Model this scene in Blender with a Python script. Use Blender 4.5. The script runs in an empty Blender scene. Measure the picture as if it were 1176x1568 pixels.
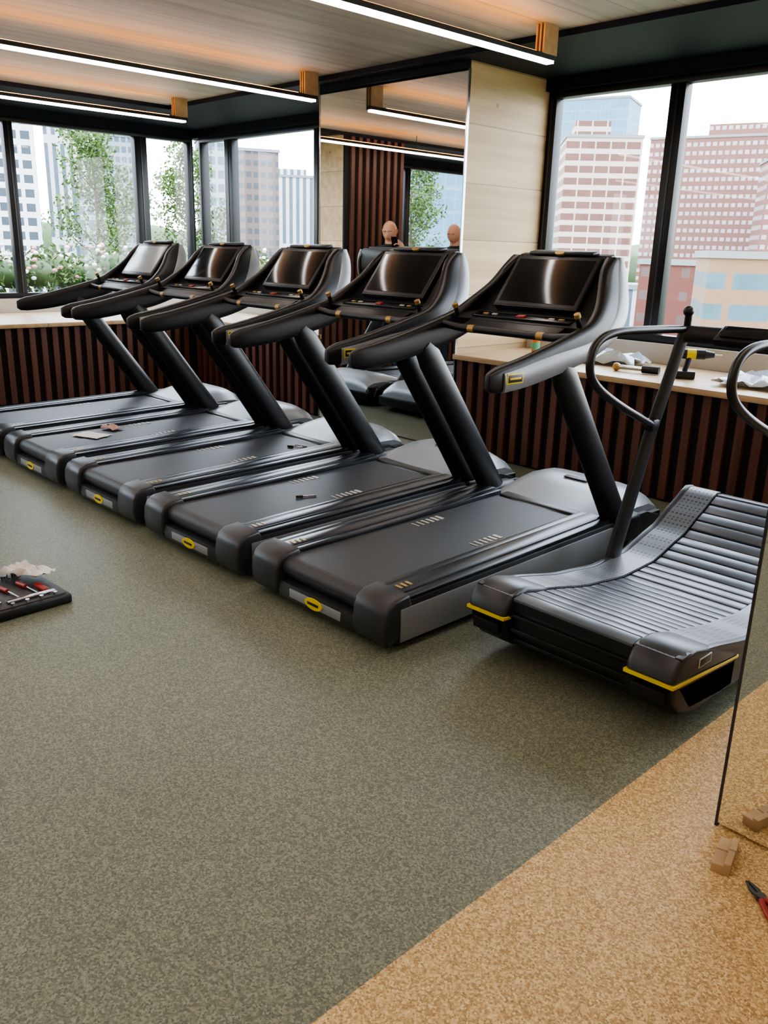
import bpy, bmesh, math, random
from mathutils import Vector, Matrix
random.seed(7)
C = bpy.context.scene.collection

# ---------------------------------------------------------------- materials
def lin(h):
    if isinstance(h, str):
        h = h.lstrip('#'); c = [int(h[i:i+2], 16)/255 for i in (0, 2, 4)]
        return tuple((x/12.92 if x <= .04045 else ((x+.055)/1.055)**2.4) for x in c)
    return h
def newmat(name):
    m = bpy.data.materials.new(name); m.use_nodes = True
    nt = m.node_tree
    return m, nt, nt.nodes['Principled BSDF']
def N(nt, t, **kw):
    n = nt.nodes.new(t)
    for k, v in kw.items():
        setattr(n, k, v)
    return n
def mathn(nt, op, a, b=None):
    n = nt.nodes.new('ShaderNodeMath'); n.operation = op
    for i, v in enumerate((a, b)):
        if v is None: continue
        if isinstance(v, (int, float)): n.inputs[i].default_value = v
        else: nt.links.new(v, n.inputs[i])
    return n.outputs[0]
def mixc(nt, fac, a, b):
    n = nt.nodes.new('ShaderNodeMix'); n.data_type = 'RGBA'
    for sock, v in ((n.inputs[0], fac), (n.inputs[6], a), (n.inputs[7], b)):
        if isinstance(v, (int, float)): sock.default_value = v
        elif isinstance(v, tuple): sock.default_value = (*v[:3], 1)
        else: nt.links.new(v, sock)
    return n.outputs[2]
def ramp(nt, fac, stops):
    r = nt.nodes.new('ShaderNodeValToRGB')
    e = r.color_ramp.elements
    while len(e) < len(stops): e.new(.5)
    for el, (p, c) in zip(e, stops):
        el.position = p; el.color = (*lin(c), 1)
    nt.links.new(fac, r.inputs[0])
    return r.outputs[0]
def simple(name, col, rough=.5, metal=0, spec=.5, noise=0.0, nscale=30, bump=0, coat=0):
    m, nt, b = newmat(name)
    c = lin(col)
    b.inputs['Roughness'].default_value = rough
    b.inputs['Metallic'].default_value = metal
    b.inputs['Specular IOR Level'].default_value = spec
    b.inputs['Coat Weight'].default_value = coat
    b.inputs['Coat Roughness'].default_value = .1
    tc = N(nt, 'ShaderNodeTexCoord')
    nz = N(nt, 'ShaderNodeTexNoise'); nz.inputs['Scale'].default_value = nscale
    nz.inputs['Detail'].default_value = 4
    nt.links.new(tc.outputs['Object'], nz.inputs['Vector'])
    k = max(noise, .04)
    lo = tuple(x*(1-k) for x in c); hi = tuple(min(1, x*(1+k)) for x in c)
    nt.links.new(mixc(nt, nz.outputs[0], lo, hi), b.inputs['Base Color'])
    if bump:
        bp = N(nt, 'ShaderNodeBump'); bp.inputs['Strength'].default_value = bump
        bp.inputs['Distance'].default_value = .002
        nt.links.new(nz.outputs[0], bp.inputs['Height'])
        nt.links.new(bp.outputs[0], b.inputs['Normal'])
    return m
def emis(name, col, s):
    m, nt, b = newmat(name)
    b.inputs['Base Color'].default_value = (*lin(col), 1)
    b.inputs['Emission Color'].default_value = (*lin(col), 1)
    b.inputs['Emission Strength'].default_value = s
    return m

def floor_mat(name, c1, c2, c3, rough, warm=False):
    m, nt, b = newmat(name)
    tc = N(nt, 'ShaderNodeTexCoord')
    v = N(nt, 'ShaderNodeTexVoronoi'); v.inputs['Scale'].default_value = 190
    nt.links.new(tc.outputs['Object'], v.inputs['Vector'])
    sep = N(nt, 'ShaderNodeSeparateColor'); nt.links.new(v.outputs['Color'], sep.inputs[0])
    n2 = N(nt, 'ShaderNodeTexNoise'); n2.inputs['Scale'].default_value = 260; n2.inputs['Detail'].default_value = 3
    nt.links.new(tc.outputs['Object'], n2.inputs['Vector'])
    s = mathn(nt, 'ADD', mathn(nt, 'MULTIPLY', sep.outputs[0], .5), mathn(nt, 'MULTIPLY', n2.outputs[0], .5))
    col = ramp(nt, s, [(.18, c1), (.5, c2), (.82, c3)])
    n3 = N(nt, 'ShaderNodeTexNoise'); n3.inputs['Scale'].default_value = 1.2; n3.inputs['Detail'].default_value = 3
    nt.links.new(tc.outputs['Object'], n3.inputs['Vector'])
    f = mathn(nt, 'ADD', mathn(nt, 'MULTIPLY', n3.outputs[0], .2), .9)
    mul = N(nt, 'ShaderNodeMix', data_type='RGBA', blend_type='MULTIPLY'); mul.inputs[0].default_value = 1
    nt.links.new(col, mul.inputs[6]); nt.links.new(f, mul.inputs[7])
    nt.links.new(mul.outputs[2], b.inputs['Base Color'])
    b.inputs['Roughness'].default_value = rough
    b.inputs['Specular IOR Level'].default_value = .4
    bp = N(nt, 'ShaderNodeBump'); bp.inputs['Strength'].default_value = .2; bp.inputs['Distance'].default_value = .001
    nt.links.new(s, bp.inputs['Height']); nt.links.new(bp.outputs[0], b.inputs['Normal'])
    return m
def wood_mat(name, c1, c2, plank=.25, grain_axis='Y', across='X', rough=.55, seam=.012, knots=False):
    m, nt, b = newmat(name)
    tc = N(nt, 'ShaderNodeTexCoord')
    sp = N(nt, 'ShaderNodeSeparateXYZ'); nt.links.new(tc.outputs['Object'], sp.inputs[0])
    ax = {'X': 0, 'Y': 1, 'Z': 2}
    a = sp.outputs[ax[across]]
    idx = mathn(nt, 'FLOOR', mathn(nt, 'DIVIDE', a, plank))
    fr = mathn(nt, 'FRACT', mathn(nt, 'DIVIDE', a, plank))
    mp = N(nt, 'ShaderNodeMapping')
    sc = [14, 14, 14]; sc[ax[grain_axis]] = .9
    mp.inputs['Scale'].default_value = sc
    nt.links.new(tc.outputs['Object'], mp.inputs[0])
    cb = N(nt, 'ShaderNodeCombineXYZ')
    for i in range(3): nt.links.new(mathn(nt, 'MULTIPLY', idx, 3.7+i), cb.inputs[i])
    ad = N(nt, 'ShaderNodeVectorMath'); ad.operation = 'ADD'
    nt.links.new(mp.outputs[0], ad.inputs[0]); nt.links.new(cb.outputs[0], ad.inputs[1])
    nz = N(nt, 'ShaderNodeTexNoise'); nz.inputs['Scale'].default_value = 1; nz.inputs['Detail'].default_value = 6
    nt.links.new(ad.outputs[0], nz.inputs['Vector'])
    col = ramp(nt, nz.outputs[0], [(.3, c1), (.7, c2)])
    wn = N(nt, 'ShaderNodeTexWhiteNoise'); wn.noise_dimensions = '1D'; nt.links.new(idx, wn.inputs['W'])
    f = mathn(nt, 'ADD', mathn(nt, 'MULTIPLY', wn.outputs[0], .22), .88)
    seamf = mathn(nt, 'SUBTRACT', 1, mathn(nt, 'MULTIPLY', mathn(nt, 'LESS_THAN', fr, seam/plank*.6), .55))
    f = mathn(nt, 'MULTIPLY', f, seamf)
    if knots:
        vo = N(nt, 'ShaderNodeTexVoronoi'); vo.inputs['Scale'].default_value = 2.1
        nt.links.new(tc.outputs['Object'], vo.inputs['Vector'])
        k = mathn(nt, 'LESS_THAN', vo.outputs['Distance'], .06)
        f = mathn(nt, 'MULTIPLY', f, mathn(nt, 'SUBTRACT', 1, mathn(nt, 'MULTIPLY', k, .5)))
    mul = N(nt, 'ShaderNodeMix', data_type='RGBA', blend_type='MULTIPLY'); mul.inputs[0].default_value = 1
    nt.links.new(col, mul.inputs[6]); nt.links.new(f, mul.inputs[7])
    nt.links.new(mul.outputs[2], b.inputs['Base Color'])
    b.inputs['Roughness'].default_value = rough
    return m
def bmat(name, wall, win, fh=3.2, fw=2.5, rh=.45, rw=.35):
    m, nt, b = newmat(name)
    tc = N(nt, 'ShaderNodeTexCoord')
    sp = N(nt, 'ShaderNodeSeparateXYZ'); nt.links.new(tc.outputs['Object'], sp.inputs[0])
    h = mathn(nt, 'ADD', sp.outputs[0], sp.outputs[1])
    fa = mathn(nt, 'GREATER_THAN', mathn(nt, 'FRACT', mathn(nt, 'DIVIDE', h, fw)), rw)
    fb = mathn(nt, 'GREATER_THAN', mathn(nt, 'FRACT', mathn(nt, 'DIVIDE', sp.outputs[2], fh)), rh)
    w = mathn(nt, 'MULTIPLY', fa, fb)
    nz = N(nt, 'ShaderNodeTexNoise'); nz.inputs['Scale'].default_value = .35
    nt.links.new(tc.outputs['Object'], nz.inputs['Vector'])
    wc = lin(win); w2 = tuple(min(1, x*1.5+.02) for x in wc)
    wcol = mixc(nt, nz.outputs[0], wc, w2)
    nt.links.new(mixc(nt, w, lin(wall), wcol), b.inputs['Base Color'])
    b.inputs['Roughness'].default_value = .7
    return m

# ---------------------------------------------------------------- mesh builder
class MB:
    def __init__(self):
        self.bm = bmesh.new(); self.mats = []
    def mi(self, m):
        if m not in self.mats: self.mats.append(m)
        return self.mats.index(m)
    def add(self, verts, faces, m, smooth=True):
        i = self.mi(m)
        vs = [self.bm.verts.new(v) for v in verts]
        for f in faces:
            try:
                fc = self.bm.faces.new([vs[k] for k in f])
                fc.material_index = i; fc.smooth = smooth
            except ValueError: pass
    def merge(self, tb, m, smooth=True):
        i = self.mi(m); mp = {}
        for v in tb.verts: mp[v] = self.bm.verts.new(v.co)
        for f in tb.faces:
            try:
                fc = self.bm.faces.new([mp[v] for v in f.verts]); fc.material_index = i; fc.smooth = smooth
            except ValueError: pass
        tb.free()
    def box(self, c, s, m, bev=0, rot=None, seg=2):
        tb = bmesh.new(); bmesh.ops.create_cube(tb, size=1)
        bmesh.ops.scale(tb, vec=s, verts=tb.verts)
        if bev: bmesh.ops.bevel(tb, geom=list(tb.edges), offset=bev, segments=seg, affect='EDGES', profile=.5)
        M = Matrix.Translation(c)
        if rot is not None:
            M = M @ (rot if isinstance(rot, Matrix) else (Matrix.Rotation(rot[2], 4, 'Z') @ Matrix.Rotation(rot[1], 4, 'Y') @ Matrix.Rotation(rot[0], 4, 'X')))
        bmesh.ops.transform(tb, matrix=M, verts=tb.verts)
        self.merge(tb, m)
    def bx(self, x0, x1, y0, y1, z0, z1, m, bev=0):
        self.box(((x0+x1)/2, (y0+y1)/2, (z0+z1)/2), (abs(x1-x0), abs(y1-y0), abs(z1-z0)), m, bev)
    def prism(self, prof, x0, x1, m, bev=0, xf=None, seg=2):
        tb = bmesh.new(); n = len(prof)
        A = [tb.verts.new(((x0 if xf is None else -xf(z)), y, z)) for y, z in prof]
        B = [tb.verts.new(((x1 if xf is None else xf(z)), y, z)) for y, z in prof]
        tb.faces.new(A); tb.faces.new(B[::-1])
        for i in range(n):
            tb.faces.new((A[i], B[i], B[(i+1) % n], A[(i+1) % n]))
        bmesh.ops.recalc_face_normals(tb, faces=tb.faces)
        if bev:
            es = [e for e in tb.edges if (e.verts[0] in A) == (e.verts[1] in A)]
            bmesh.ops.bevel(tb, geom=es, offset=bev, segments=seg, affect='EDGES', profile=.5)
        self.merge(tb, m)
    def loft(self, loops, m, cap=True, closed=True):
        verts = [p for l in loops for p in l]; n = len(loops[0]); faces = []
        for i in range(len(loops)-1):
            for j in range(n if closed else n-1):
                a = i*n+j; b = i*n+(j+1) % n
                faces.append((a, b, b+n, a+n))
        if cap:
            faces.append(tuple(range(n))[::-1]); faces.append(tuple(range((len(loops)-1)*n, len(loops)*n)))
        self.add(verts, faces, m)
    def tube(self, path, r, m, ref=(1, 0, 0), segs=12, cap=True):
        P = [Vector(p) for p in path]; loops = []
        for i, p in enumerate(P):
            t = (P[min(i+1, len(P)-1)]-P[max(i-1, 0)]).normalized()
            rr = Vector(ref)
            if abs(t.dot(rr)) > .97*rr.length: rr = Vector((0, 0, 1)) if abs(t.z) < .9 else Vector((0, 1, 0))
            n1 = (rr-t*rr.dot(t)).normalized(); n2 = t.cross(n1)
            q = r[i] if isinstance(r, list) else r
            ra, rb = q if isinstance(q, tuple) else (q, q)
            loops.append([p+n1*ra*math.cos(a)+n2*rb*math.sin(a) for a in [2*math.pi*k/segs for k in range(segs)]])
        self.loft(loops, m, cap)
    def ball(self, c, s, m, u=16, v=10):
        tb = bmesh.new(); bmesh.ops.create_uvsphere(tb, u_segments=u, v_segments=v, radius=1)
        bmesh.ops.scale(tb, vec=s if isinstance(s, tuple) else (s, s, s), verts=tb.verts)
        bmesh.ops.translate(tb, vec=c, verts=tb.verts); self.merge(tb, m)
    def finish(self, name, loc=(0, 0, 0), origin=(0, 0, 0), rotz=0, ang=38, recalc=True):
        if recalc: bmesh.ops.recalc_face_normals(self.bm, faces=self.bm.faces)
        bmesh.ops.translate(self.bm, vec=[-o for o in origin], verts=self.bm.verts)
        me = bpy.data.meshes.new(name); self.bm.to_mesh(me); self.bm.free()
        for m in self.mats: me.materials.append(m)
        me.set_sharp_from_angle(angle=math.radians(ang))
        o = bpy.data.objects.new(name, me); C.objects.link(o)
        o.location = [loc[i]+origin[i] for i in range(3)]; o.rotation_euler[2] = rotz
        return o
def crom(pts, n):
    out = []; P = [Vector(p) for p in pts]
    P = [P[0]*2-P[1]]+P+[P[-1]*2-P[-2]]
    for i in range(1, len(P)-2):
        for k in range(n):
            t = k/n; a, b, c, d = P[i-1:i+3]
            out.append(.5*((2*b)+(c-a)*t+(2*a-5*b+4*c-d)*t*t+(3*b-a-3*c+d)*t**3))
    out.append(P[-2]); return out
def ss(x): x = max(0, min(1, x)); return x*x*(3-2*x)

# ---------------------------------------------------------------- palette
M_green = floor_mat('rubber_floor_green', '#4b5244', '#6c705d', '#8d907b', .45)
M_tan = floor_mat('rubber_floor_tan', '#8a6d42', '#bf9d68', '#e6cd98', .55)
M_ceil = wood_mat('ceiling_boards', '#8f8b83', '#aeaaa3', .28, 'Y', 'X', .5)
M_pine = wood_mat('pine_planks', '#b0946c', '#c9b08a', .42, 'Y', 'Z', .5, knots=True)
M_pine2 = wood_mat('pine_planks_x', '#a98c68', '#c2a680', .5, 'X', 'Y', .4)
M_navy = simple('navy_paint', '#0c1322', .6, spec=.2)
M_frame = simple('window_frame_dark', '#101318', .4, .2)
M_slat = wood_mat('walnut_slat', '#4a2a1e', '#6b4130', .12, 'Z', 'X', .5, seam=0)
M_dark = simple('dark_recess', '#0b0a0b', .8)
M_white = simple('white_wall_paint', '#b9b4aa', .7)
M_black = simple('black_plastic', '#0e0f11', .4, noise=.1)
M_blackg = simple('glossy_black', '#0a0b0d', .25, coat=.15)
M_char = simple('charcoal_plastic', '#202124', .42)
M_cap = simple('end_cap_charcoal', '#292a2d', .38)
M_graph = simple('graphite_paint', '#323438', .36, .2)
M_silver = simple('silver_paint', '#85888c', .35, .3)
M_hood = simple('silver_hood', '#8a8e92', .36, .25)
M_screen = simple('screen_glass', '#17181a', .12, spec=.5)
M_screen_refl = simple('screen_painted_reflection', '#a2abb0', .2)  # pale colour stands in for light reflected on the far-left treadmill screen
M_rail = simple('rail_black_gloss', '#1f2126', .3, .4)
M_railstripe = simple('rail_stripe', '#3f4247', .35, .4)
M_yellow = simple('yellow_mark', '#d8c21a', .4)
M_gold = simple('gold_knob', '#a88b50', .4, .4)
M_red = simple('red_button', '#8f1f1a', .4)
M_label = simple('pale_label', '#b9b6ae', .5)
M_pink = simple('pink_paper', '#c9a49a', .8)
M_paper = simple('paper_white', '#dedad6', .8)
M_slatb = simple('belt_slat_rubber', '#5e656e', .33, .25)
M_rubber = simple('rubber_black', '#08080a', .6)
M_chrome = simple('chrome', '#b5b7ba', .15, 1)
M_skin = simple('skin', '#b98468', .5, noise=.08)
M_lip = simple('lip', '#8d5648', .5)
M_shirt = simple('black_cotton', '#1a1d24', .9, noise=.2)
M_jeans = simple('dark_trousers', '#232a38', .85, noise=.2)
M_orange = simple('orange_plastic', '#d9742a', .4)
M_greenp = simple('green_label', '#5fae8a', .5)
M_led = emis('led_diffuser_white', '#fff6ee', 26)
M_ledw = emis('led_uplight_amber', '#ffa548', 25)
M_leaf = simple('leaf_green', '#4a6426', .6, noise=.5, nscale=6)
M_leaf2 = simple('hedge_green', '#30491a', .6, noise=.5, nscale=6)
M_bark = simple('bark', '#4e4438', .8, noise=.3)
M_flower = simple('flower_white', '#e6dcd8', .6)
M_flowp = simple('flower_pink', '#c98a8c', .6)
M_pave = simple('terrace_paving', '#50504d', .8, noise=.15)
M_ground = simple('city_ground', '#566246', .9, noise=.4, nscale=.05)
M_roof = simple('roof_grey', '#7c7f81', .8)

def belt_mat():
    m, nt, b = newmat('running_belt')
    tc = N(nt, 'ShaderNodeTexCoord')
    mp = N(nt, 'ShaderNodeMapping'); mp.inputs['Rotation'].default_value = (0, 0, math.radians(45))
    nt.links.new(tc.outputs['Object'], mp.inputs[0])
    ck = N(nt, 'ShaderNodeTexChecker'); ck.inputs['Scale'].default_value = 120
    ck.inputs[1].default_value = (*lin('#242527'), 1); ck.inputs[2].default_value = (*lin('#38393b'), 1)
    nt.links.new(mp.outputs[0], ck.inputs[0])
    nt.links.new(ck.outputs[0], b.inputs['Base Color'])
    b.inputs['Roughness'].default_value = .5
    bp = N(nt, 'ShaderNodeBump'); bp.inputs['Strength'].default_value = .3; bp.inputs['Distance'].default_value = .001
    nt.links.new(ck.outputs[1], bp.inputs['Height']); nt.links.new(bp.outputs[0], b.inputs['Normal'])
    return m
M_belt = belt_mat()
def dot_mat():
    m, nt, b = newmat('dotted_foot_platform')
    tc = N(nt, 'ShaderNodeTexCoord')
    v = N(nt, 'ShaderNodeTexVoronoi'); v.inputs['Scale'].default_value = 45; v.inputs['Randomness'].default_value = 0
    nt.links.new(tc.outputs['Object'], v.inputs['Vector'])
    k = mathn(nt, 'LESS_THAN', v.outputs['Distance'], .33)
    nt.links.new(mixc(nt, k, lin('#6c7076'), lin('#35383c')), b.inputs['Base Color'])
    b.inputs['Roughness'].default_value = .35; b.inputs['Metallic'].default_value = .3
    return m
M_dots = dot_mat()
def mirror_mat():
    m, nt, b = newmat('mirror_silver')
    b.inputs['Base Color'].default_value = (.84, .86, .85, 1); b.inputs['Metallic'].default_value = 1
    b.inputs['Roughness'].default_value = .01
    return m
M_mirror = mirror_mat()
def glass_mat():
    m, nt, b = newmat('window_glass')
    nt.nodes.remove(b)
    out = nt.nodes['Material Output']
    t = N(nt, 'ShaderNodeBsdfTransparent'); t.inputs[0].default_value = (.96, .98, .98, 1)
    g = N(nt, 'ShaderNodeBsdfGlossy'); g.inputs['Roughness'].default_value = .02
    fr = N(nt, 'ShaderNodeLayerWeight'); fr.inputs[0].default_value = .5
    fc = mathn(nt, 'ADD', mathn(nt, 'MULTIPLY', mathn(nt, 'POWER', fr.outputs['Facing'], 5), .6), .03)
    mx = N(nt, 'ShaderNodeMixShader')
    nt.links.new(fc, mx.inputs[0]); nt.links.new(t.outputs[0], mx.inputs[1]); nt.links.new(g.outputs[0], mx.inputs[2])
    nt.links.new(mx.outputs[0], out.inputs[0])
    return m
M_glass = glass_mat()

# ---------------------------------------------------------------- room
LX, WY = -10.0, 6.15       # window planes
SX, SY = -8.6, 5.2         # slatted ledge fronts
RX, BY = 4.0, -6.0
def boxobj(name, x0, x1, y0, y1, z0, z1, m, bev=0):
    b = MB(); b.bx(x0, x1, y0, y1, z0, z1, m, bev)
    return b.finish(name)
b = MB(); b.bx(LX-.2, -1.1, BY, WY+.2, -.12, 0, M_green); b.bx(-1.1, RX, BY, WY+.2, -.12, 0, M_tan)
b.finish('floor')
b = MB(); b.bx(SX, RX, BY, 5.0, 2.97, 3.12, M_ceil); b.finish('ceiling')
b = MB()
b.bx(LX-.2, RX, 5.0, WY+.2, 2.95, 3.12, M_navy); b.bx(LX-.2, SX, BY, 5.0, 2.95, 3.12, M_navy)
b.bx(SX, RX, 4.985, 5.0, 2.93, 2.97, M_navy); b.bx(SX-.0, SX+.015, BY, 5.0, 2.93, 2.97, M_navy)
b.finish('ceiling_soffit')
b = MB()
b.bx(LX-.2, RX, WY+.0, WY+.2, 0, .95, M_white); b.bx(LX-.2, RX, WY, WY+.2, 2.86, 2.95, M_navy)
b.finish('wall_back')
b = MB()
b.bx(LX-.2, LX, BY, WY, 0, .95, M_white); b.bx(LX-.2, LX, BY, WY, 2.86, 2.95, M_navy)
b.finish('wall_left')
boxobj('wall_right', RX, RX+.2, BY, WY, 0, 3.12, M_white)
boxobj('wall_front', LX-.2, RX+.2, BY-.2, BY, 0, 3.12, M_white)

def window(name, axis, plane, a0, a1, mull, z0=.95, z1=2.86):
    b = MB(); d = .05; s = 1 if axis == 'X' else -1
    def bar(p0, p1, q0, q1, m=M_frame, dep=d, off=0):
        if axis == 'X': b.bx(p0, p1, plane-dep+off, plane+dep+off, q0, q1, m, .004)
        else: b.bx(plane-dep+off, plane+dep+off, p0, p1, q0, q1, m, .004)
    o = .1
    bar(a0, a1, z0, z0+.06, off=o*s); bar(a0, a1, z1-.05, z1, off=o*s)
    for x, w in [(a0+.04, .08), (a1-.04, .08)]+mull:
        bar(x-w/2, x+w/2, z0+.06, z1-.05, off=o*s)
        if w > .07:
            bar(x-.008, x+.008, z0+.06, z1-.05, M_railstripe, d+.006, off=o*s)
    def quad(p, q):
        if axis == 'X': return [(p, plane+o, z0+.05), (q, plane+o, z0+.05), (q, plane+o, z1-.04), (p, plane+o, z1-.04)]
        return [(plane-o, p, z0+.05), (plane-o, q, z0+.05), (plane-o, q, z1-.04), (plane-o, p, z1-.04)]
    b.add(quad(a0+.02, a1-.02), [(0, 1, 2, 3)], M_glass, False)
    return b.finish(name, recalc=False)
window('window_1', 'X', WY, -4.62, RX, [(-3.47, .12), (-2.3, .12), (-1.15, .12), (0.0, .12), (1.2, .12), (2.4, .12)])
window('window_2', 'X', WY, LX, -6.36, [(-9.34, .16), (-7.62, .14)])
window('window_3', 'Y', LX, 2.94, WY, [(3.86, .1), (5.43, .16)])
window('window_4', 'Y', LX, BY, 1.9, [(.4, .12), (-1.1, .12), (-2.6, .12), (-4.1, .12)])

# ledges
boxobj('window_ledge', -4.62, RX, SY-.03, WY, .76, .8, M_pine2, .004)
b = MB()
b.bx(SX-.0, -6.36, SY-.03, WY, .76, .8, M_pine2, .004); b.bx(LX, SX+.03, 2.94, WY, .76, .8, M_pine2, .004)
b.finish('window_ledge')
boxobj('window_ledge', LX, SX+.03, BY, 1.9, .76, .8, M_pine2, .004)
# slatted panels
def slats(name, axis, plane, a0, a1, z1=.76, z0=0.02, sgn=-1):
    b = MB(); n = int((a1-a0)/.118)
    if axis == 'X': b.bx(a0, a1, plane+.03, plane+.06, 0, z1, M_dark)
    else: b.bx(plane-.06, plane-.03, a0, a1, 0, z1, M_dark)
    for i in range(n):
        p = a0+.03+i*(a1-a0-.05)/n
        if axis == 'X': b.bx(p, p+.055, plane, plane+.035, z0, z1, M_slat)
        else: b.bx(plane-.035, plane, p, p+.055, z0, z1, M_slat)
    return b.finish(name)
slats('trim_1', 'X', SY, -4.62, RX)
slats('trim_2', 'X', SY, SX, -6.36)
slats('trim_3', 'Y', SX, 2.94, SY)
slats('trim_4', 'Y', SX, BY, 1.9)
slats('trim_5', 'Y', SX, 1.9, 2.94, 2.95)
# columns
b = MB(); b.bx(-6.36, -4.62, SY+.02, WY+.2, 0, 2.95, M_pine); b.finish('wall_column')
b = MB(); b.bx(LX-.2, SX-.06, 1.9, 2.94, 0, 2.95, M_pine); b.finish('wall_column')
b = MB(); b.bx(-6.355, -4.625, SY, SY+.02, .01, 2.9, M_mirror); b.bx(-4.626, -4.615, SY-.004, SY+.02, 0, 2.9, M_chrome)
b.bx(-6.365, -6.354, SY-.004, SY+.02, 0, 2.9, M_chrome); b.bx(-6.36, -4.62, SY-.004, SY+.02, 2.9, 2.95, M_navy)
b.finish('wall_mirror')
b = MB(); b.bx(-.81, .7, 2.21, 3.2, 0, 2.97, M_pine); b.finish('wall_column')
b = MB(); b.bx(-.82, .7, 2.188, 2.21, .012, 2.6, M_mirror); b.bx(-.826, -.818, 2.186, 2.21, .0, 2.6, M_graph)
b.finish('wall_mirror')

# ---------------------------------------------------------------- linear lights
for x in (-8.11, -6.05, -3.65, -1.3, 1.1):
    b = MB()
    b.bx(x-.03, x+.03, BY+.3, 4.9, 2.772, 2.802, M_black)
    b.bx(x-.028, x+.028, BY+.31, 4.88, 2.756, 2.774, M_led)
    b.bx(x-.022, x+.022, BY+.31, 4.7, 2.802, 2.805, M_ledw)
    for k in (-.028, 0, .028):
        b.bx(x+k-.006, x+k+.006, 4.76, 4.9, 2.80, 2.97, M_pine2)
    y = BY+1
    while y < 4.5:
        b.bx(x-.003, x+.003, y-.003, y+.003, 2.80, 2.97, M_black); y += 2.4
    b.finish('linear_pendant_light')

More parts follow.
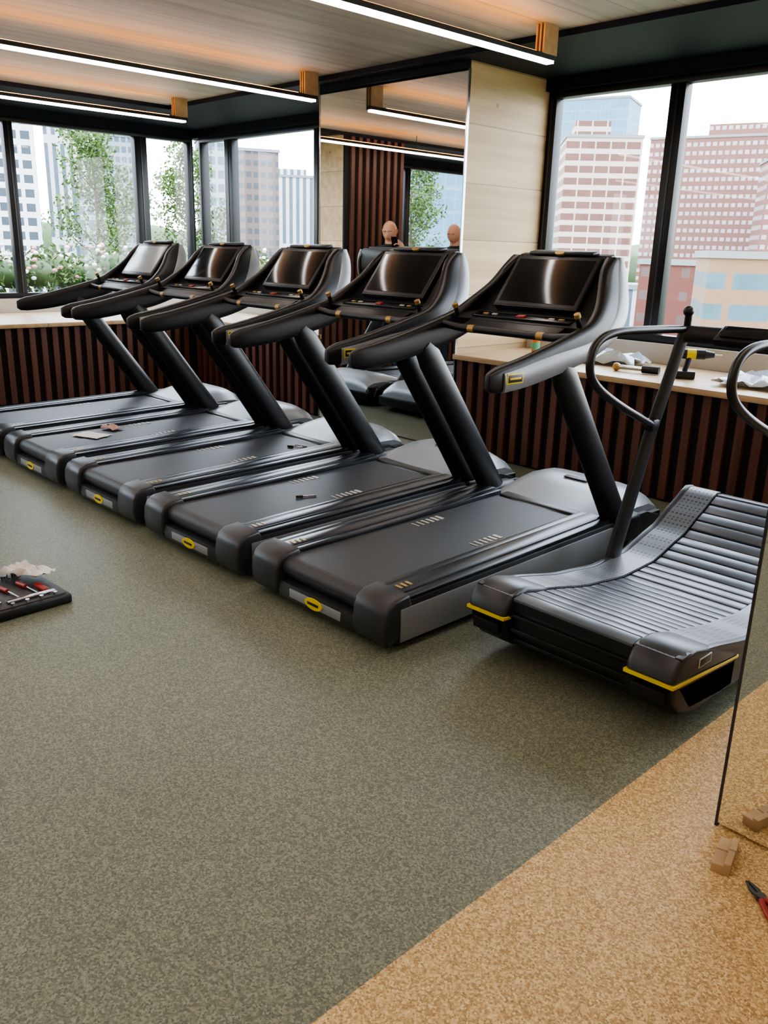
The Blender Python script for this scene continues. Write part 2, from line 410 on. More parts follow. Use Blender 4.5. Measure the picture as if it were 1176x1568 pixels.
# ---------------------------------------------------------------- treadmill
def xo(z): return .435-.14*ss((z-1.2)/.4)
def build_treadmill():
    b = MB()
    b.prism([(2.3, .06), (4.3, .06), (4.4, .1), (4.4, .2), (3.8, .21), (2.3, .2)], -.44, .44, M_black, .004)
    for s in (-1, 1):
        for k0, k1, dz in ((.272, .318, 0), (.322, .408, .004), (.412, .463, -.002)):
            a, c = sorted((s*k0, s*k1))
            b.prism([(2.31, .19), (2.31, .232+dz), (3.0, .245+dz), (3.82, .262+dz), (3.82, .19)], a, c, M_rail, .005)
        for k in (.3175, .4085):
            a2, c2 = sorted((s*k, s*(k+.004)))
            b.prism([(2.32, .2), (2.32, .2345), (3.0, .2475), (3.78, .2635), (3.78, .2)], a2, c2, M_railstripe)
        a, c = sorted((s*.264, s*.47))
        b.prism([(2.2, .035), (2.18, .055), (2.172, .11), (2.177, .175), (2.195, .213), (2.235, .236), (2.31, .243), (2.33, .2), (2.25, .05)], a, c, M_cap, .014, seg=3)
        a, c = sorted((s*.44, s*.468))
        b.prism([(2.25, .035), (2.25, .215), (3.85, .238), (4.2, .235), (4.34, .19), (4.38, .1), (4.34, .045)], a, c, M_char, .006)
        a, c = sorted((s*.455, s*.474))
        b.prism([(2.262, .042), (2.258, .19), (3.82, .214), (4.02, .2), (4.1, .13), (4.08, .05)], a, c, M_silver, .003)
        b.tube([(s*.43, 4.0, .1), (s*.43, 3.93, .22), (s*.432, 3.63, .63), (s*.435, 3.33, 1.04), (s*.435, 3.27, 1.12)],
               [(.055, .095), (.05, .085), (.047, .08), (.045, .078), (.038, .06)], M_black, segs=20)
        b.box((s*.43, 3.99, .17), (.11, .26, .16), M_char, .03, seg=3)
        for y in (2.5, 4.2):
            b.tube([(s*.36, y, 0), (s*.36, y, .07)], .035, M_rubber, segs=14)
    b.prism([(2.19, .04), (2.183, .07), (2.19, .115), (2.26, .12), (2.26, .04)], -.266, .266, M_cap, .006)
    b.box((0, 2.186, .078), (.36, .008, .042), M_hood, .003)
    b.tube([(0, 2.184, .08), (0, 2.176, .08)], [(.06, .026), (.06, .026)], M_yellow, segs=20)
    b.box((0, 2.175, .08), (.075, .004, .012), M_black, .001)
    arc = [(2.262+.052*math.cos(t), .166+.052*math.sin(t)) for t in [math.radians(d) for d in range(270, 89, -15)]]
    b.prism(arc+[(3.0, .226), (3.83, .24), (3.83, .12)], -.268, .268, M_belt)
    b.bx(-.258, .258, 3.78, 3.86, .2, .252, M_black, .008)
    for sx in (-.2, .2):
        for k in range(6):
            b.bx(sx-.028+.0, sx+.028, 3.02+k*.035, 3.02+k*.035+.006+.003*k, .2265+.0005*k, .2292+.0007*k, M_label)
    for sx in (-.365, .365):
        for k in range(3):
            b.bx(sx-.02, sx+.02, 2.34+k*.03, 2.355+k*.03, .236, .2385+.0005*k, M_gold)
    loops = []
    for i in range(13):
        x = -.4+.8*i/12; e = abs(x)/.4; k = 1-.35*e**6
        pr = [(3.8+.06*(1-e**2)*-1, .235), (3.9, .262), (4.05, .305), (4.2, .33), (4.33, .325), (4.41, .28), (4.45, .2), (4.45, .08), (3.8, .08)]
        loops.append([Vector((x, y, .08+(z-.08)*k)) for j, (y, z) in enumerate(pr)])
    b.loft(loops, M_hood)
    b.box((0, 4.18, .331), (.16, .04, .006), M_char, .002, rot=(.05, 0, 0))
    b.bx(-.44, .44, 4.28, 4.46, .06, .16, M_black, .02)
    outer = [(2.785, 1.02), (3.0, 1.035), (3.25, 1.075), (3.48, 1.125), (3.7, 1.21), (3.83, 1.31), (3.90, 1.43), (3.925, 1.52), (3.90, 1.59)]
    inner = [(2.785, 1.128), (2.98, 1.162), (3.2, 1.212), (3.38, 1.258), (3.5, 1.295), (3.6, 1.36), (3.69, 1.44), (3.76, 1.53), (3.83, 1.59)]
    O = crom([(0, *p) for p in outer], 4); I = crom([(0, *p) for p in inner], 4)
    for s in (-1, 1):
        loops = []; band = []
        n = len(O)
        for i in range(n):
            o, q = O[i], I[i]; c = (o+q)/2; h = (o-q)/2
            x = s*xo(c.z); th = .034 if i > 3 else .034*(.85+.15*i/3)
            sc = 1 if 0 < i < n-1 else .85
            loops.append([c+h*sc*math.copysign(abs(math.cos(t))**.6, math.cos(t))+Vector((x+th*sc*math.copysign(abs(math.sin(t))**.6, math.sin(t)), 0, 0)) for t in [2*math.pi*k/20 for k in range(20)]])
            f = .78-.3*ss((i-4)/12)
            cc = o+(q-o)*(f/2+.02); hh = (o-q)*f/2
            band.append([cc+hh*math.copysign(abs(math.cos(t))**.5, math.cos(t))+Vector((x+s*.022+.018*math.copysign(abs(math.sin(t))**.6, math.sin(t)), 0, 0)) for t in [2*math.pi*k/12 for k in range(12)]])
        nose = [p+Vector((0, -.022, 0)) for p in [(loops[0][0]+loops[0][10])/2+(v-(loops[0][0]+loops[0][10])/2)*.7 for v in loops[0]]]
        b.loft([nose]+loops, M_black)
        b.loft(band[1:], M_silver)
        b.box((s*xo(1.0), 2.765, 1.075), (.022, .012, .06), M_char, .004)
        y, z = 2.9, 1.085
        b.box((s*(xo(z)+.039), y, z), (.005, .11, .045), M_yellow, .001)
        b.box((s*(xo(z)+.040), y, z), (.006, .096, .032), M_char, .001)
        b.box((s*(xo(z)+.041), y, z), (.006, .076, .009), M_yellow, .001)
        b.tube([(s*.385, 3.48, 1.27), (s*.385, 3.46, 1.315)], .012, M_black)
        b.tube([(s*.385, 3.462, 1.314), (s*.385, 3.452, 1.332)], .016, M_gold)
    prof = [(3.5, 1.235), (3.49, 1.26), (3.54, 1.283), (3.64, 1.30), (3.84, 1.565), (3.86, 1.595), (3.89, 1.602), (3.915, 1.57), (3.91, 1.48), (3.86, 1.38), (3.76, 1.28), (3.64, 1.21)]
    b.prism(prof, 0, 0, M_char, .006, xf=lambda z: xo(z)-.01)
    d = Vector((0, .61, .793)); nrm = Vector((0, -.793, .61))
    R = Matrix((Vector((1, 0, 0)), d, nrm)).transposed().to_4x4()
    c = Vector((0, 3.75, 1.437))+nrm*.02
    b.box(c, (.53, .325, .036), M_black, .008, rot=R)
    b.box(c+nrm*.018, (.512, .307, .004), M_graph, .001, rot=R)
    b.box(c+nrm*.020, (.475, .27, .004), M_screen, .001, rot=R)
    b.box(Vector((0, 3.855, 1.604)), (.4, .07, .02), M_black, .008, rot=(.15, 0, 0))
    b.tube([(0, 3.825, 1.598), (0, 3.816, 1.606)], [(.03, .012), (.03, .012)], M_gold, segs=14)
    b.box((0, 3.545, 1.283), (.62, .075, .012), M_blackg, .003, rot=(.2, 0, 0))
    b.box((0.0, 3.53, 1.289), (.05, .03, .014), M_red, .004, rot=(.2, 0, 0))
    for k in (-.24, -.18, .18, .24):
        b.box((k, 3.54, 1.29), (.03, .016, .006), M_label if abs(k) < .2 else M_gold, .002, rot=(.2, 0, 0))
    b.tube([(-.42, 3.4, 1.23), (-.3, 3.41, 1.215), (.3, 3.41, 1.215), (.42, 3.4, 1.23)], .02, M_black, ref=(0, 0, 1))
    for k in (-.22, .22):
        b.tube([(k-.02, 3.41, 1.215), (k+.02, 3.41, 1.215)], .021, M_gold, ref=(0, 0, 1))
    b.prism([(3.41, 1.2), (3.41, 1.225), (3.52, 1.27), (3.6, 1.22)], -.3, .3, M_black, .004)
    return b.finish('treadmill', loc=(-2.70, 0, 0), origin=(0, 3.3, 0))
t0 = build_treadmill()
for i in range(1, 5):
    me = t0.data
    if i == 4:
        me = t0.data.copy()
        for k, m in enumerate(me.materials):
            if m == M_screen: me.materials[k] = M_screen_refl
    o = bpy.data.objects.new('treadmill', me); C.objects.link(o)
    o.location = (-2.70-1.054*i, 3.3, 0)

# ---------------------------------------------------------------- curved manual treadmill
def cz(y):
    pts = [(2.46, .285), (2.55, .298), (2.67, .275), (3.08, .195), (3.35, .165), (3.6, .175), (3.88, .25), (4.05, .335), (4.2, .41), (4.3, .40)]
    for (a, p), (c, q) in zip(pts, pts[1:]):
        if y <= c:
            t = ss((y-a)/(c-a))*.35+(y-a)/(c-a)*.65
            return p+(q-p)*t
    return pts[-1][1]
b = MB()
ys = [2.5+.05*i for i in range(36)]
for s in (-1, 1):
    a, c = sorted((s*.268, s*.425))
    top = [(y, cz(y)+.012) for y in ys]
    prof = top+[(4.3, .36), (4.28, .2), (4.1, .1), (3.6, .07), (2.9, .07), (2.62, .1)]
    b.prism(prof, a, c, M_char)
    a, c = sorted((s*.272, s*.42))
    strip = [(y, cz(y)+.018) for y in ys]+[(y, cz(y)+.005) for y in ys[::-1]]
    b.prism(strip, a, c, M_dots)
    a, c = sorted((s*.42, s*.45))
    b.prism([(y, cz(y)+.022) for y in ys]+[(4.31, .36), (4.28, .2), (4.1, .09), (3.6, .06), (2.9, .06), (2.6, .09), (2.5, .2)], a, c, M_graph, .006)
    a, c = sorted((s*.266, s*.455))
    b.prism([(2.72, .29), (2.6, .322), (2.53, .32), (2.485, .3), (2.46, .268), (2.452, .236), (2.46, .222), (2.95, .17), (2.95, .2)], a, c, M_graph, .02, seg=3)
    a, c = sorted((s*.264, s*.4575))
    b.prism([(2.449, .216), (2.448, .23), (2.95, .188), (2.95, .176)], a, c, M_yellow, .004)
    a, c = sorted((s*.262, s*.45))
    b.prism([(2.462, .218), (2.475, .15), (2.53, .09), (2.64, .055), (2.95, .055), (2.95, .18)], a, c, M_black, .016, seg=3)
    b.box((s*.36, 2.461, .165), (.13, .012, .05), M_dark, .004, rot=(.2, 0, 0))
    b.box((s*.4565, 2.66, .262), (.004, .09, .035), M_label, .001)
    b.box((s*.4575, 2.66, .262), (.004, .08, .027), M_char, .001)
    for y in (2.75, 4.1): b.tube([(s*.36, y, 0), (s*.36, y, .1)], .035, M_rubber)
    b.tube([(s*.44, 3.5, .1), (s*.44, 3.54, .25), (s*.37, 3.6, .78), (s*.29, 3.67, 1.3)], [(.03, .058), (.028, .052), (.025, .042), (.024, .036)], M_char, segs=14)
    pth = crom([(s*.29, 3.66, 1.29), (s*.29, 3.35, 1.3), (s*.29, 3.08, 1.3), (s*.29, 2.95, 1.26), (s*.29, 2.92, 1.17), (s*.295, 2.99, 1.09), (s*.31, 3.2, .99), (s*.35, 3.58, .85)], 5)
    b.tube(pth, .0175, M_black, segs=12)
    b.box((s*.355, 3.59, .85), (.05, .06, .06), M_black, .01)
    b.tube([(s*.29, 3.68, 1.29), (s*.28, 3.66, 1.36)], .016, M_black); b.ball((s*.28, 3.655, 1.37), .024, M_black)
b.prism([(2.56, .27), (2.5, .255), (2.49, .19), (2.53, .11), (2.62, .08), (2.75, .09), (2.75, .25)], -.266, .266, M_black, .004)
for z, y in ((.235, 2.488), (.175, 2.49), (.12, 2.52)):
    b.box((0, y, z), (.53, .012, .018), M_blackg, .004)
y = 2.53
while y < 4.28:
    sl = (cz(y+.02)-cz(y-.02))/.04
    b.box((0, y, cz(y)), (.528, .06, .022), M_slatb, .004, rot=(math.atan(sl), 0, 0)); y += .07*math.cos(math.atan(sl))
b.prism([(yy, cz(yy)) for yy in ys]+[(yy, cz(yy)-.05) for yy in ys[::-1]], -.264, .264, M_rubber)
b.prism([(4.25, .38), (4.33, .36), (4.36, .25), (4.3, .1), (4.1, .08), (4.1, .3)], -.45, .45, M_char, .01)
b.tube([(-.29, 3.67, 1.27), (0, 3.72, 1.27), (.29, 3.67, 1.27)], [(.038, .03)]*3, M_char, ref=(0, 0, 1))
b.box((0, 3.66, 1.275), (.26, .04, .12), M_black, .012, rot=(-1.05, 0, 0)); b.box((0, 3.648, 1.297), (.21, .006, .08), M_screen, .002, rot=(-1.05, 0, 0))
b.finish('curved_treadmill', loc=(-1.585, 0, 0), origin=(0, 3.4, 0))

# ---------------------------------------------------------------- tool case and loose items
b = MB()
b.bx(-.21, .21, -.28, .28, 0, .045, M_black, .01)
b.bx(-.19, .19, -.26, .26, .04, .05, M_char, .003)
for i in range(9):
    b.tube([(-.15, -.23+.05*i, .05), (-.15, -.23+.05*i, .07)], .012+.0008*i, M_chrome)
    b.tube([(-.105, -.23+.05*i, .05), (-.105, -.23+.05*i, .067)], .009+.0006*i, M_chrome)
for i in range(5):
    y = -.2+.085*i
    b.tube([(-.05, y, .056), (.02, y+.01, .058)], .011, M_red); b.tube([(.02, y+.01, .058), (.13, y+.02, .056)], .004, M_chrome)
b.box((.1, -.2, .055), (.12, .02, .01), M_red, .002); b.box((.14, .12, .056), (.03, .22, .012), M_chrome, .003)
b.box((.07, .2, .056), (.1, .03, .015), M_red, .004)
for i in range(8):
    b.tube([(.18, -.24+.065*i, .05), (.18, -.24+.065*i, .064)], .009, M_chrome)
b.bx(-.21, .21, -.86, -.3, 0, .035, M_black, .01); b.bx(-.18, .18, -.83, -.33, .03, .04, M_char, .003)
for i in range(6):
    b.box((-.12+.05*i, -.5, .043), (.018, .2-.015*i, .008), M_chrome, .002)
b.finish('open_tool_case', loc=(-3.77, 1.17, 0), rotz=.05)
def crumple(name, loc, sx, sy, m, h=.02, seed=1, rz=0, lift=0.003):
    rnd = random.Random(seed); b = MB(); n = 9; vs = []; fs = []
    for i in range(n):
        for j in range(n):
            e = min(i, j, n-1-i, n-1-j) == 0
            vs.append(((i/(n-1)-.5)*sx+rnd.uniform(-.1, .1)*sx/n*3, (j/(n-1)-.5)*sy+rnd.uniform(-.1, .1)*sy/n*3, lift+rnd.random()*h*(.5 if e else 1)))
    for i in range(n-1):
        for j in range(n-1):
            a = i*n+j; fs.append((a, a+1, a+n+1, a+n))
    b.add(vs, fs, m, False); o = b.finish(name, loc=loc, rotz=rz); 
    md = o.modifiers.new('thick', 'SOLIDIFY'); md.thickness = .0015
    return o
crumple('paper_wrapper', (-3.88, 1.38, .075), .22, .13, M_paper, .04, 4, .5)
crumple('paper_sheet', (-5.9, 2.66, .226), .24, .16, M_paper, .008, 5, .4)
crumple('paper_wrapper', (-6.02, 2.88, .228), .15, .1, M_pink, .03, 6, .2)
b = MB(); b.box((0, 0, .014), (.05, .13, .028), M_pine2, .002); b.box((.016, 0, .032), (.018, .13, .012), M_pine2, .001)
b.finish('wood_offcut', loc=(-.735, 2.06, 0), rotz=.25)
b = MB()
for s, m in ((1, M_red), (-1, M_red)):
    b.tube(crom([(0, 0, .012), (s*.015, -.04, .012), (s*.022, -.09, .012), (s*.012, -.14, .012)], 4), .008, m)
    b.tube([(0, 0, .012), (s*.008, .02, .012), (s*.003, .06, .012)], [(.006, .006), (.006, .007), (.003, .003)], M_graph)
b.tube([(0, 0, .004), (0, 0, .02)], .012, M_graph); b.finish('pliers', loc=(-.6, 1.98, 0), rotz=1.0)
b = MB()
b.tube([(-.06, 0, .006), (.05, .01, .006), (.055, .03, .006)], .004, M_chrome); b.tube([(-.03, .04, .006), (.06, .05, .006)], .005, M_chrome)
b.tube([(-.05, -.03, .007), (-.01, -.02, .007)], .008, M_blackg); b.finish('hex_keys', loc=(-4.66, 3.6, .237), rotz=.3)
b = MB(); b.tube([(-.06, 0, .006), (.06, 0, .006)], .005, M_chrome); b.tube([(-.06, 0, .007), (-.02, 0, .007)], .0075, M_black)
b.finish('screwdriver', loc=(-3.66, 2.9, .2255), rotz=1.2)
b = MB()
b.tube([(0, 0, 0), (0, 0, .11), (0, 0, .135), (0, 0, .15), (0, 0, .18)], [.033, .033, .026, .013, .012], M_orange, segs=18)
b.tube([(0, 0, .03), (0, 0, .09)], .0338, M_greenp, segs=18); b.tube([(0, 0, .18), (0, 0, .2)], .015, M_white, segs=14)
b.box((.02, 0, .205), (.05, .018, .014), M_white, .003); b.finish('spray_bottle', loc=(-4.3, 5.85, .8))
b = MB()
b.tube([(-.09, 0, .17), (.06, 0, .17)], .035, M_black, segs=16); b.tube([(-.06, 0, .17), (.0, 0, .17)], .0358, M_yellow, segs=16)
b.tube([(.06, 0, .17), (.12, 0, .17)], [.03, .018], M_black, segs=16)
b.tube([(.12, 0, .17), (.17, 0, .17)], .004, M_chrome); b.tube([(-.04, 0, .15), (-.06, 0, .05)], [(.02, .028), (.018, .025)], M_black)
b.box((-.055, 0, .028), (.13, .07, .056), M_black, .01); b.finish('cordless_drill', loc=(-2.74, 5.55, .8), rotz=.6)
b = MB(); b.tube([(-.16, 0, .03), (.02, 0, .03)], .016, M_chrome); b.tube([(.02, 0, .03), (.14, 0, .03)], .028, M_black); b.ball((-.17, 0, .03), .03, M_gold)
b.finish('power_screwdriver', loc=(-3.12, 5.5, .8), rotz=.2)
M_plast = simple('plastic_wrap', '#c4d2de', .15, coat=.5)
crumple('plastic_wrap', (-3.6, 5.8, .805), .6, .35, M_plast, .12, 9, .1)
crumple('plastic_wrap', (-2.3, 5.6, .805), .5, .4, M_plast, .09, 12, .1)
crumple('plastic_wrap', (-6.9, 5.7, .805), .5, .3, M_paper, .05, 13, .1)
b = MB(); b.box((0, 0, .05), (.06, .03, .1), M_paper, .003); b.box((0, -.016, .06), (.04, .002, .04), M_orange)
b.finish('small_carton', loc=(-4.83, 4.2, .337))

# ---------------------------------------------------------------- people
def hand(b, wrist, fwd, up, side, m):
    w, f, u, s = Vector(wrist), Vector(fwd).normalized(), Vector(up).normalized(), Vector(side).normalized()
    b.tube([w-f*.02, w+f*.02, w+f*.06, w+f*.095], [(.026, .02), (.036, .016), (.043, .015), (.04, .012)], m, ref=s, segs=14)
    for k, ln in zip((.031, .0105, -.0105, -.031), (.07, .08, .075, .058)):
        p = w+f*.085+s*k
        q = [p, p+f*ln*.42-u*.006, p+f*ln*.62-u*(.022+ln*.2), p+f*ln*.55-u*(.04+ln*.32)]
        b.tube(q, [.0092, .0088, .008, .006], m, ref=s, segs=10)
    p = w+f*.025+s*.03
    b.tube([p, p+s*.03+f*.02-u*.008, p+s*.035+f*.045-u*.02, p+s*.03+f*.06-u*.03], [.013, .011, .0095, .007], m, ref=f, segs=10)
def person(loc, rz, pose, scale=1.07):
    J = {}; E = []
    def j(n, p, r, par=None):
        J[n] = (Vector(p), r if isinstance(r, tuple) else (r, r))
        if par: E.append((par, n))
    j('pel', (0, 0, .97), (.16, .12)); j('sp', (0, .01, 1.12), (.15, .12), 'pel'); j('ch', (0, 0, 1.32), (.18, .13), 'sp')
    j('ub', (0, 0, 1.46), (.14, .1), 'ch'); j('nb', (0, .02, 1.54), .068, 'ub'); j('nk', (0, .04, 1.59), .06, 'nb'); j('nt', (0, .055, 1.63), .056, 'nk')
    for s, a in ((1, 'R'), (-1, 'L')):
        j('sh'+a, (s*.2, 0, 1.475), .074, 'ub')
        el, wr = pose[a]
        e, w = Vector(el), Vector(wr); shp = J['sh'+a][0]
        j('ua'+a, (shp+e)/2, .056, 'sh'+a); j('el'+a, e, .044, 'ua'+a); j('fa'+a, e+(w-e)*.4, .042, 'el'+a); j('wr'+a, w, .027, 'fa'+a)
        j('hp'+a, (s*.095, 0, .9), .098, 'pel'); j('th'+a, (s*.105, .01, .7), .08, 'hp'+a); j('kn'+a, (s*.11, .015, .5), .06, 'th'+a)
        j('cf'+a, (s*.115, -.015, .35), .056, 'kn'+a); j('an'+a, (s*.12, -.02, .1), .042, 'cf'+a)
    names = list(J); me = bpy.data.meshes.new('body')
    me.from_pydata([J[n][0] for n in names], [(names.index(a), names.index(c)) for a, c in E], [])
    o = bpy.data.objects.new('tmpbody', me); C.objects.link(o)
    o.modifiers.new('s', 'SKIN'); 
    for i, n in enumerate(names):
        me.skin_vertices[0].data[i].radius = J[n][1]; me.skin_vertices[0].data[i].use_root = (n == 'pel')
    sd = o.modifiers.new('d', 'SUBSURF'); sd.levels = 2
    dg = bpy.context.evaluated_depsgraph_get(); dg.update()
    ev = bpy.data.meshes.new_from_object(o.evaluated_get(dg))
    bpy.data.objects.remove(o)
    b = MB()
    for m in (M_skin, M_shirt, M_jeans): b.mi(m)
    vs = [b.bm.verts.new(v.co) for v in ev.vertices]
    mids = {a: (J['ua'+a][0]*.55+J['el'+a][0]*.45) for a in 'RL'}
    for p in ev.polygons:
        c = p.center; mi = 1
        if c.z > 1.562 and abs(c.x) < .085: mi = 0
        elif c.z < .95: mi = 2
        for a in 'RL':
            e, w, sh = J['el'+a][0], J['wr'+a][0], J['sh'+a][0]
            d1 = min((c-(e+(w-e)*k/6)).length for k in range(7))
            ax = (e-sh).normalized()
            if d1 < .075 or ((c-mids[a]).dot(ax) > 0 and (c-e).length < .2 and abs(c.x) > .17): 
                if (c-mids[a]).dot(ax) > 0 or (c-e).dot(w-e) > 0: mi = 0
        f = b.bm.faces.new([vs[k] for k in p.vertices]); f.material_index = mi; f.smooth = True
    for s in (1, -1):
        x = s*.12
        b.tube([(x, -.02, .2), (x, -.02, .06)], [(.058, .06), (.062, .07)], M_jeans, segs=16)
        b.tube([(x, -.09, .045), (x, -.03, .055), (x+s*.01, .06, .05), (x+s*.012, .14, .04), (x+s*.012, .185, .032)],
               [(.034, .035), (.042, .052), (.046, .048), (.045, .036), (.03, .022)], M_black, ref=(1, 0, 0), segs=16)
    hb = bmesh.new(); bmesh.ops.create_uvsphere(hb, u_segments=32, v_segments=24, radius=1)
    for v in hb.verts:
        x, y, z = v.co
        k = 1-.16*max(0, -z)**1.3
        X, Y, Z = x*.086*k, y*.106*(1-.1*max(0, -z)), z*.12
        if y > .5: Y = min(Y, .097+.004*z)
        if y > .3 and abs(x) < .16 and -.35 < z < .12: Y += .02*(1-abs(x)/.16)*(1-abs(z+.2)/.4 if abs(z+.2) < .4 else 0)
        if y > .5 and .2 > z > .02 and .18 < abs(x) < .6: Y -= .008
        if y > .4 and z < -.75: Y += .01
        if y < -.3 and z < -.3: Y *= .85
        v.co = (X, Y, Z)
    M = Matrix.Translation((0, .085, 1.695)) @ Matrix.Rotation(-.35, 4, 'X')
    bmesh.ops.transform(hb, matrix=M, verts=hb.verts); b.merge(hb, M_skin)
    for s in (1, -1):
        b.ball(M @ Vector((s*.031, .0865, .012)), (.012, .008, .0055), M_label, 10, 8); b.ball(M @ Vector((s*.031, .0935, .011)), (.005, .003, .005), M_black, 8, 6)
        b.tube([M @ Vector((s*.016, .097, .03)), M @ Vector((s*.032, .097, .034)), M @ Vector((s*.048, .087, .028))], .0035, M_bark, segs=6)
        b.tube([M @ Vector((s*.081, -.005, .025)), M @ Vector((s*.09, -.012, .016)), M @ Vector((s*.088, -.008, -.008)), M @ Vector((s*.079, .0, -.028))], [(.008, .006), (.012, .007), (.011, .007), (.007, .006)], M_skin, segs=8)
    b.tube([M @ Vector((-.024, .09, -.06)), M @ Vector((0, .098, -.058)), M @ Vector((.024, .09, -.06))], .005, M_lip, segs=8)
    b.tube([M @ Vector((0, -.02, -.05)), (0, .035, 1.56)], [.064, .07], M_skin, segs=16)
    b.tube([(0, .02, 1.53), (0, .03, 1.557)], [.1, .08], M_shirt, segs=20)
    for s, a in ((1, 'R'), (-1, 'L')):
        e, w = J['el'+a][0], J['wr'+a][0]; f = (w-e).normalized()
        up = pose['up'+a]; up = Vector(up); up = (up-f*up.dot(f)).normalized(); side = f.cross(up)*(1 if a == 'L' else -1)
        if side.dot(Vector(pose['thumb'+a])) < 0: side = -side
        hand(b, w, f, up, side, M_skin)
    pc = pose['item']; b.box(pc[0], pc[1], M_blackg, .004, rot=pc[2])
    ob = b.finish('person', loc=loc, rotz=rz, ang=60)
    ob.scale = (scale,)*3
    return ob
person((-8.2, 2.5, 0), -.5, {'R': ((.37, .12, 1.3), (.24, .27, 1.5)), 'L': ((-.29, .0, 1.16), (-.17, .24, 1.18)),
    'upR': (1, 0, .3), 'thumbR': (0, 0, 1), 'upL': (-1, 0, -.2), 'thumbL': (0, 0, 1), 'item': ((.15, .36, 1.57), (.075, .01, .15), (-.5, 0, 0))})
person((-8.05, 1.42, 0), -.3, {'R': ((.31, .03, 1.16), (.17, .25, 1.2)), 'L': ((-.31, .03, 1.16), (-.17, .25, 1.2)),
    'upR': (1, 0, 0), 'thumbR': (0, 0, 1), 'upL': (-1, 0, 0), 'thumbL': (0, 0, 1), 'item': ((0, .34, 1.24), (.27, .01, .2), (-.7, 0, 0))})

# ---------------------------------------------------------------- outside
boxobj('terrace', -24, LX-.2, -14, 16, -.2, -.02, M_pave)
b = MB(); b.bx(-14.5, -12.0, -12, 15, -.02, .7, M_pave, .02); b.finish('terrace_planter')
def leaves(b, c, r, n, m, size=.06, rnd=random, zmin=-9):
    for _ in range(n):
        while True:
            p = Vector((rnd.uniform(-1, 1), rnd.uniform(-1, 1), rnd.uniform(-1, 1)))
            if p.length < 1: break
        p = Vector((p.x*r[0], p.y*r[1], p.z*r[2]))+Vector(c)
        a = Vector((rnd.uniform(-1, 1), rnd.uniform(-1, 1), rnd.uniform(-1, 1))).normalized()*size*rnd.uniform(.6, 1.2)
        q = a.cross(Vector((rnd.uniform(-1, 1), rnd.uniform(-1, 1), rnd.uniform(-1, 1)))).normalized()*size*.45
        p.z = max(p.z, zmin)
        b.add([p-a, p+q, p+a, p-q], [(0, 1, 2, 3)], m, False)
b = MB(); rnd = random.Random(11)
for i in range(75):
    y = -11+25.5*i/74; z = 1.05+rnd.random()*.18
    c = (-13.2+rnd.uniform(-.5, .5), y, z); r = (.55, .42, .36)
    b.ball(c, (.34, .26, .2), M_leaf2, 10, 7)
    leaves(b, c, r, 260, M_leaf2 if i % 2 else M_leaf, .05, rnd, .775)
    for _ in range(14):
        a = rnd.uniform(0, 6.28); h = rnd.uniform(-.2, 1)
        q = Vector(c)+Vector((math.cos(a)*r[0]*.9*(1-.5*max(0, h)), math.sin(a)*r[1]*.9, h*r[2]*.95))
        b.ball(q, (.04, .04, .03), M_flower if rnd.random() < .75 else M_flowp, 6, 4)
b.finish('flowering_hedge', recalc=False)
def tree(loc, h, spread, n, seed):
    rnd = random.Random(seed); b = MB()
    b.tube([(0, 0, 0), (.05, .02, h*.35), (.0, .06, h*.7), (.03, 0, h)], [.05, .04, .022, .01], M_bark)
    for i in range(n):
        z = h*(.28+.7*i/n); a = rnd.uniform(0, 6.28); l = spread*(1-.55*i/n)*rnd.uniform(.7, 1.1)
        e = Vector((math.cos(a)*l, math.sin(a)*l, z+l*.9)); s = Vector((.02, .03, z))
        b.tube([s, (s+e)/2+Vector((0, 0, -.06)), e], [.014, .009, .004], M_bark, segs=6)
        for k in (.45, .75, 1.0):
            leaves(b, s+(e-s)*k, (.26, .26, .22), 60, M_leaf, .048, rnd)
    b.finish('birch_tree', loc=loc, recalc=False)
tree((-16.2, 7.7, 0), 3.5, .95, 24, 2); tree((-15.6, 9.4, 0), 3.3, .8, 20, 3)
tree((-14.9, -4.6, 0), 3.6, .9, 24, 5); tree((-16.0, 5.0, 0), 1.7, .6, 9, 8)

def building(x, y, w, d, top, m, rz, bottom=-40, roof=None, extras=()):
    b = MB(); b.bx(-w/2, w/2, -d/2, d/2, bottom, top, m)
    b.bx(-w/2-.3, w/2+.3, -d/2-.3, d/2+.3, top, top+.8, roof or M_roof)
    for ex in extras:
        b.bx(ex[0], ex[1], ex[2], ex[3], top, top+ex[4], m)
    o = b.finish('office_building', loc=(x, y, 0), rotz=rz)
    return o
def face(x, y, t=0): return math.atan2(y, x)-math.pi/2+t
BR1 = bmat('bld_brick_white_bands', '#b3a59c', '#58372d', 3.2, 4.2, .42, .1)
BGL = bmat('bld_glass', '#6c8ea2', '#4c7088', 3.6, 1.6, .12, .12)
BR2 = bmat('bld_pink_brick', '#744f46', '#8d8a8c', 2.9, 2.2, .55, .35)
BLOW = bmat('bld_tan_low', '#80624a', '#3a545c', 3.4, 5, .48, .15)
BRED = bmat('bld_red_low', '#62342a', '#4b3b38', 3.4, 3, .6, .6)
BWH = bmat('bld_white_vert', '#bcc1c4', '#46535e', 30, 2.4, .08, .5)
BW2 = bmat('bld_white_grid', '#c6cace', '#28343f', 3.3, 3.0, .42, .3)
BGR = bmat('bld_grey_grid', '#86939d', '#42505b', 3.3, 2.2, .4, .3)
BBN = bmat('bld_brown', '#685753', '#363a41', 3.2, 2.2, .5, .3)
building(-151, 229, 21, 20, 33, BR1, face(-151, 229, .12), extras=[(-8, 2, -5, 5, 5)])
building(-206, 310, 27, 22, 58, BGL, face(-206, 310, -.25))
building(-147, 318, 66, 20, 42, BR2, face(-150, 318, -.15), extras=[(-14, 6, -5, 5, 5)])
building(-110, 285, 30, 18, 30, BR2, face(-110, 285, .2))
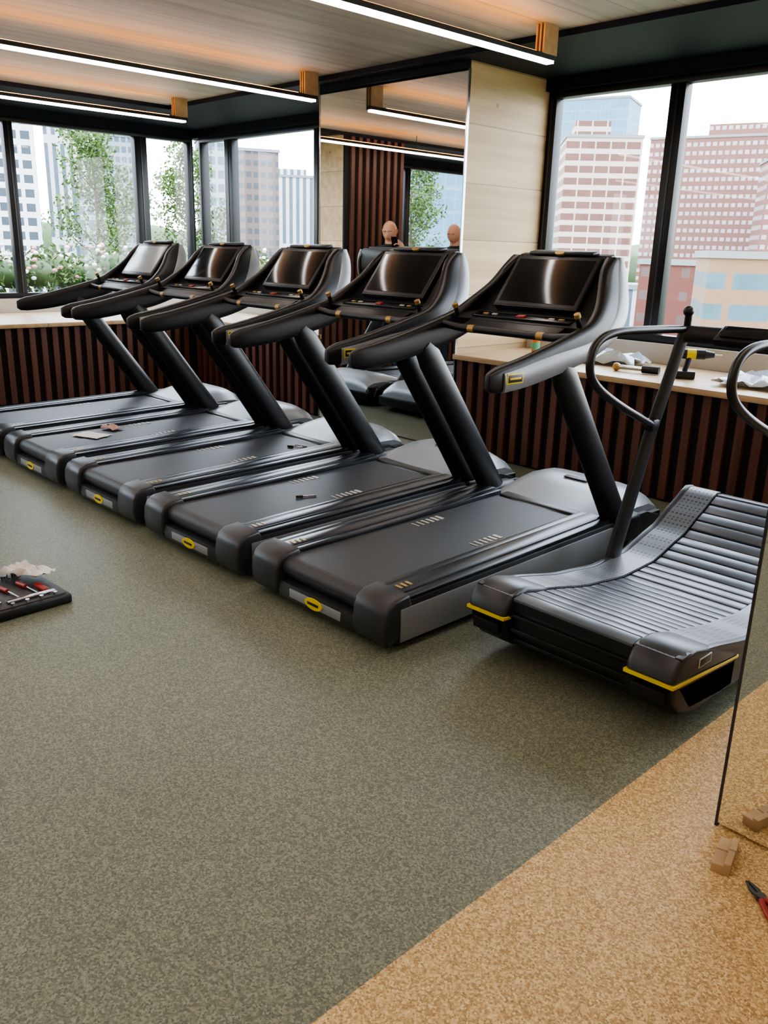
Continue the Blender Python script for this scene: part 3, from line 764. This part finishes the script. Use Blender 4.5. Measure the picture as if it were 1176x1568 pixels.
building(-42, 106, 20, 14, 1.6, BLOW, face(-46, 103, .15))
building(-68, 128, 9, 12, .4, BRED, face(-67, 126, -.2)); building(-84, 140, 14, 12, -4, BWH, face(-84, 140))
building(-257, 197, 17, 14, 24.5, BWH, face(-257, 197, .1), extras=[(-5, 5, -3, 3, 3)])
building(-228, 160, 13, 14, 28, BBN, face(-228, 157, .2))
building(-205, 132, 9, 12, 27, BGR, face(-205, 130, .1))
building(-233, 76, 34, 20, 75, BW2, face(-223, 80, .12))
building(-281, 127, 15, 16, 80, BWH, face(-281, 127, 0))
building(-222, 108, 12, 12, 14.5, BGR, face(-222, 108, .1)); building(-300, 150, 22, 14, 36, BGR, face(-300, 150, .1))
building(-110, -95, 40, 20, 34, BGL, face(-110, -95, .1)); building(-170, -40, 40, 20, 50, BW2, face(-170, -40, .1))
building(-170, 130, 26, 14, -6, BWH, face(-170, 130, .1)); building(-110, 190, 16, 12, -9, BLOW, face(-110, 190, .1))
b = MB(); b.bx(-900, 900, -900, 1500, -41, -40, M_ground); b.finish('city_ground')
b = MB(); rnd = random.Random(5)
for i in range(90):
    a = math.radians(rnd.uniform(100, 170)); d = rnd.uniform(400, 520)
    b.ball((math.cos(a)*d, math.sin(a)*d, -14+rnd.uniform(-6, 6)), (22, 22, 20), M_leaf2, 10, 7)
b.finish('distant_treeline', recalc=False)

# ---------------------------------------------------------------- world
w = bpy.data.worlds.new('overcast_sky'); bpy.context.scene.world = w; w.use_nodes = True
nt = w.node_tree; bg = nt.nodes['Background']
tc = N(nt, 'ShaderNodeTexCoord'); sp = N(nt, 'ShaderNodeSeparateXYZ'); nt.links.new(tc.outputs['Generated'], sp.inputs[0])
col = ramp(nt, sp.outputs[2], [(0, '#f8f9fb'), (.35, '#e2edfb')])
nt.links.new(col, bg.inputs[0]); bg.inputs[1].default_value = 11.5
try:
    bpy.context.scene.view_settings.look = 'AgX - Medium High Contrast'
except Exception as e:
    print('look', e)

# ---------------------------------------------------------------- camera
cd = bpy.data.cameras.new('camera'); cam = bpy.data.objects.new('camera', cd); C.objects.link(cam)
fwd = Vector((-.688, .6626, -.2983)).normalized(); right = Vector((.6869, .7253, .0264)); right = (right-fwd*right.dot(fwd)).normalized()
up = right.cross(fwd)
Mx = Matrix((right, up, -fwd)).transposed().to_4x4(); Mx.translation = (0, 0, 1.6)
cam.matrix_world = Mx
cd.sensor_fit = 'VERTICAL'; cd.sensor_height = 36; cd.sensor_width = 27; cd.lens = 36*1290/1568; cd.clip_end = 3000; cd.clip_start = .05
bpy.context.scene.camera = cam
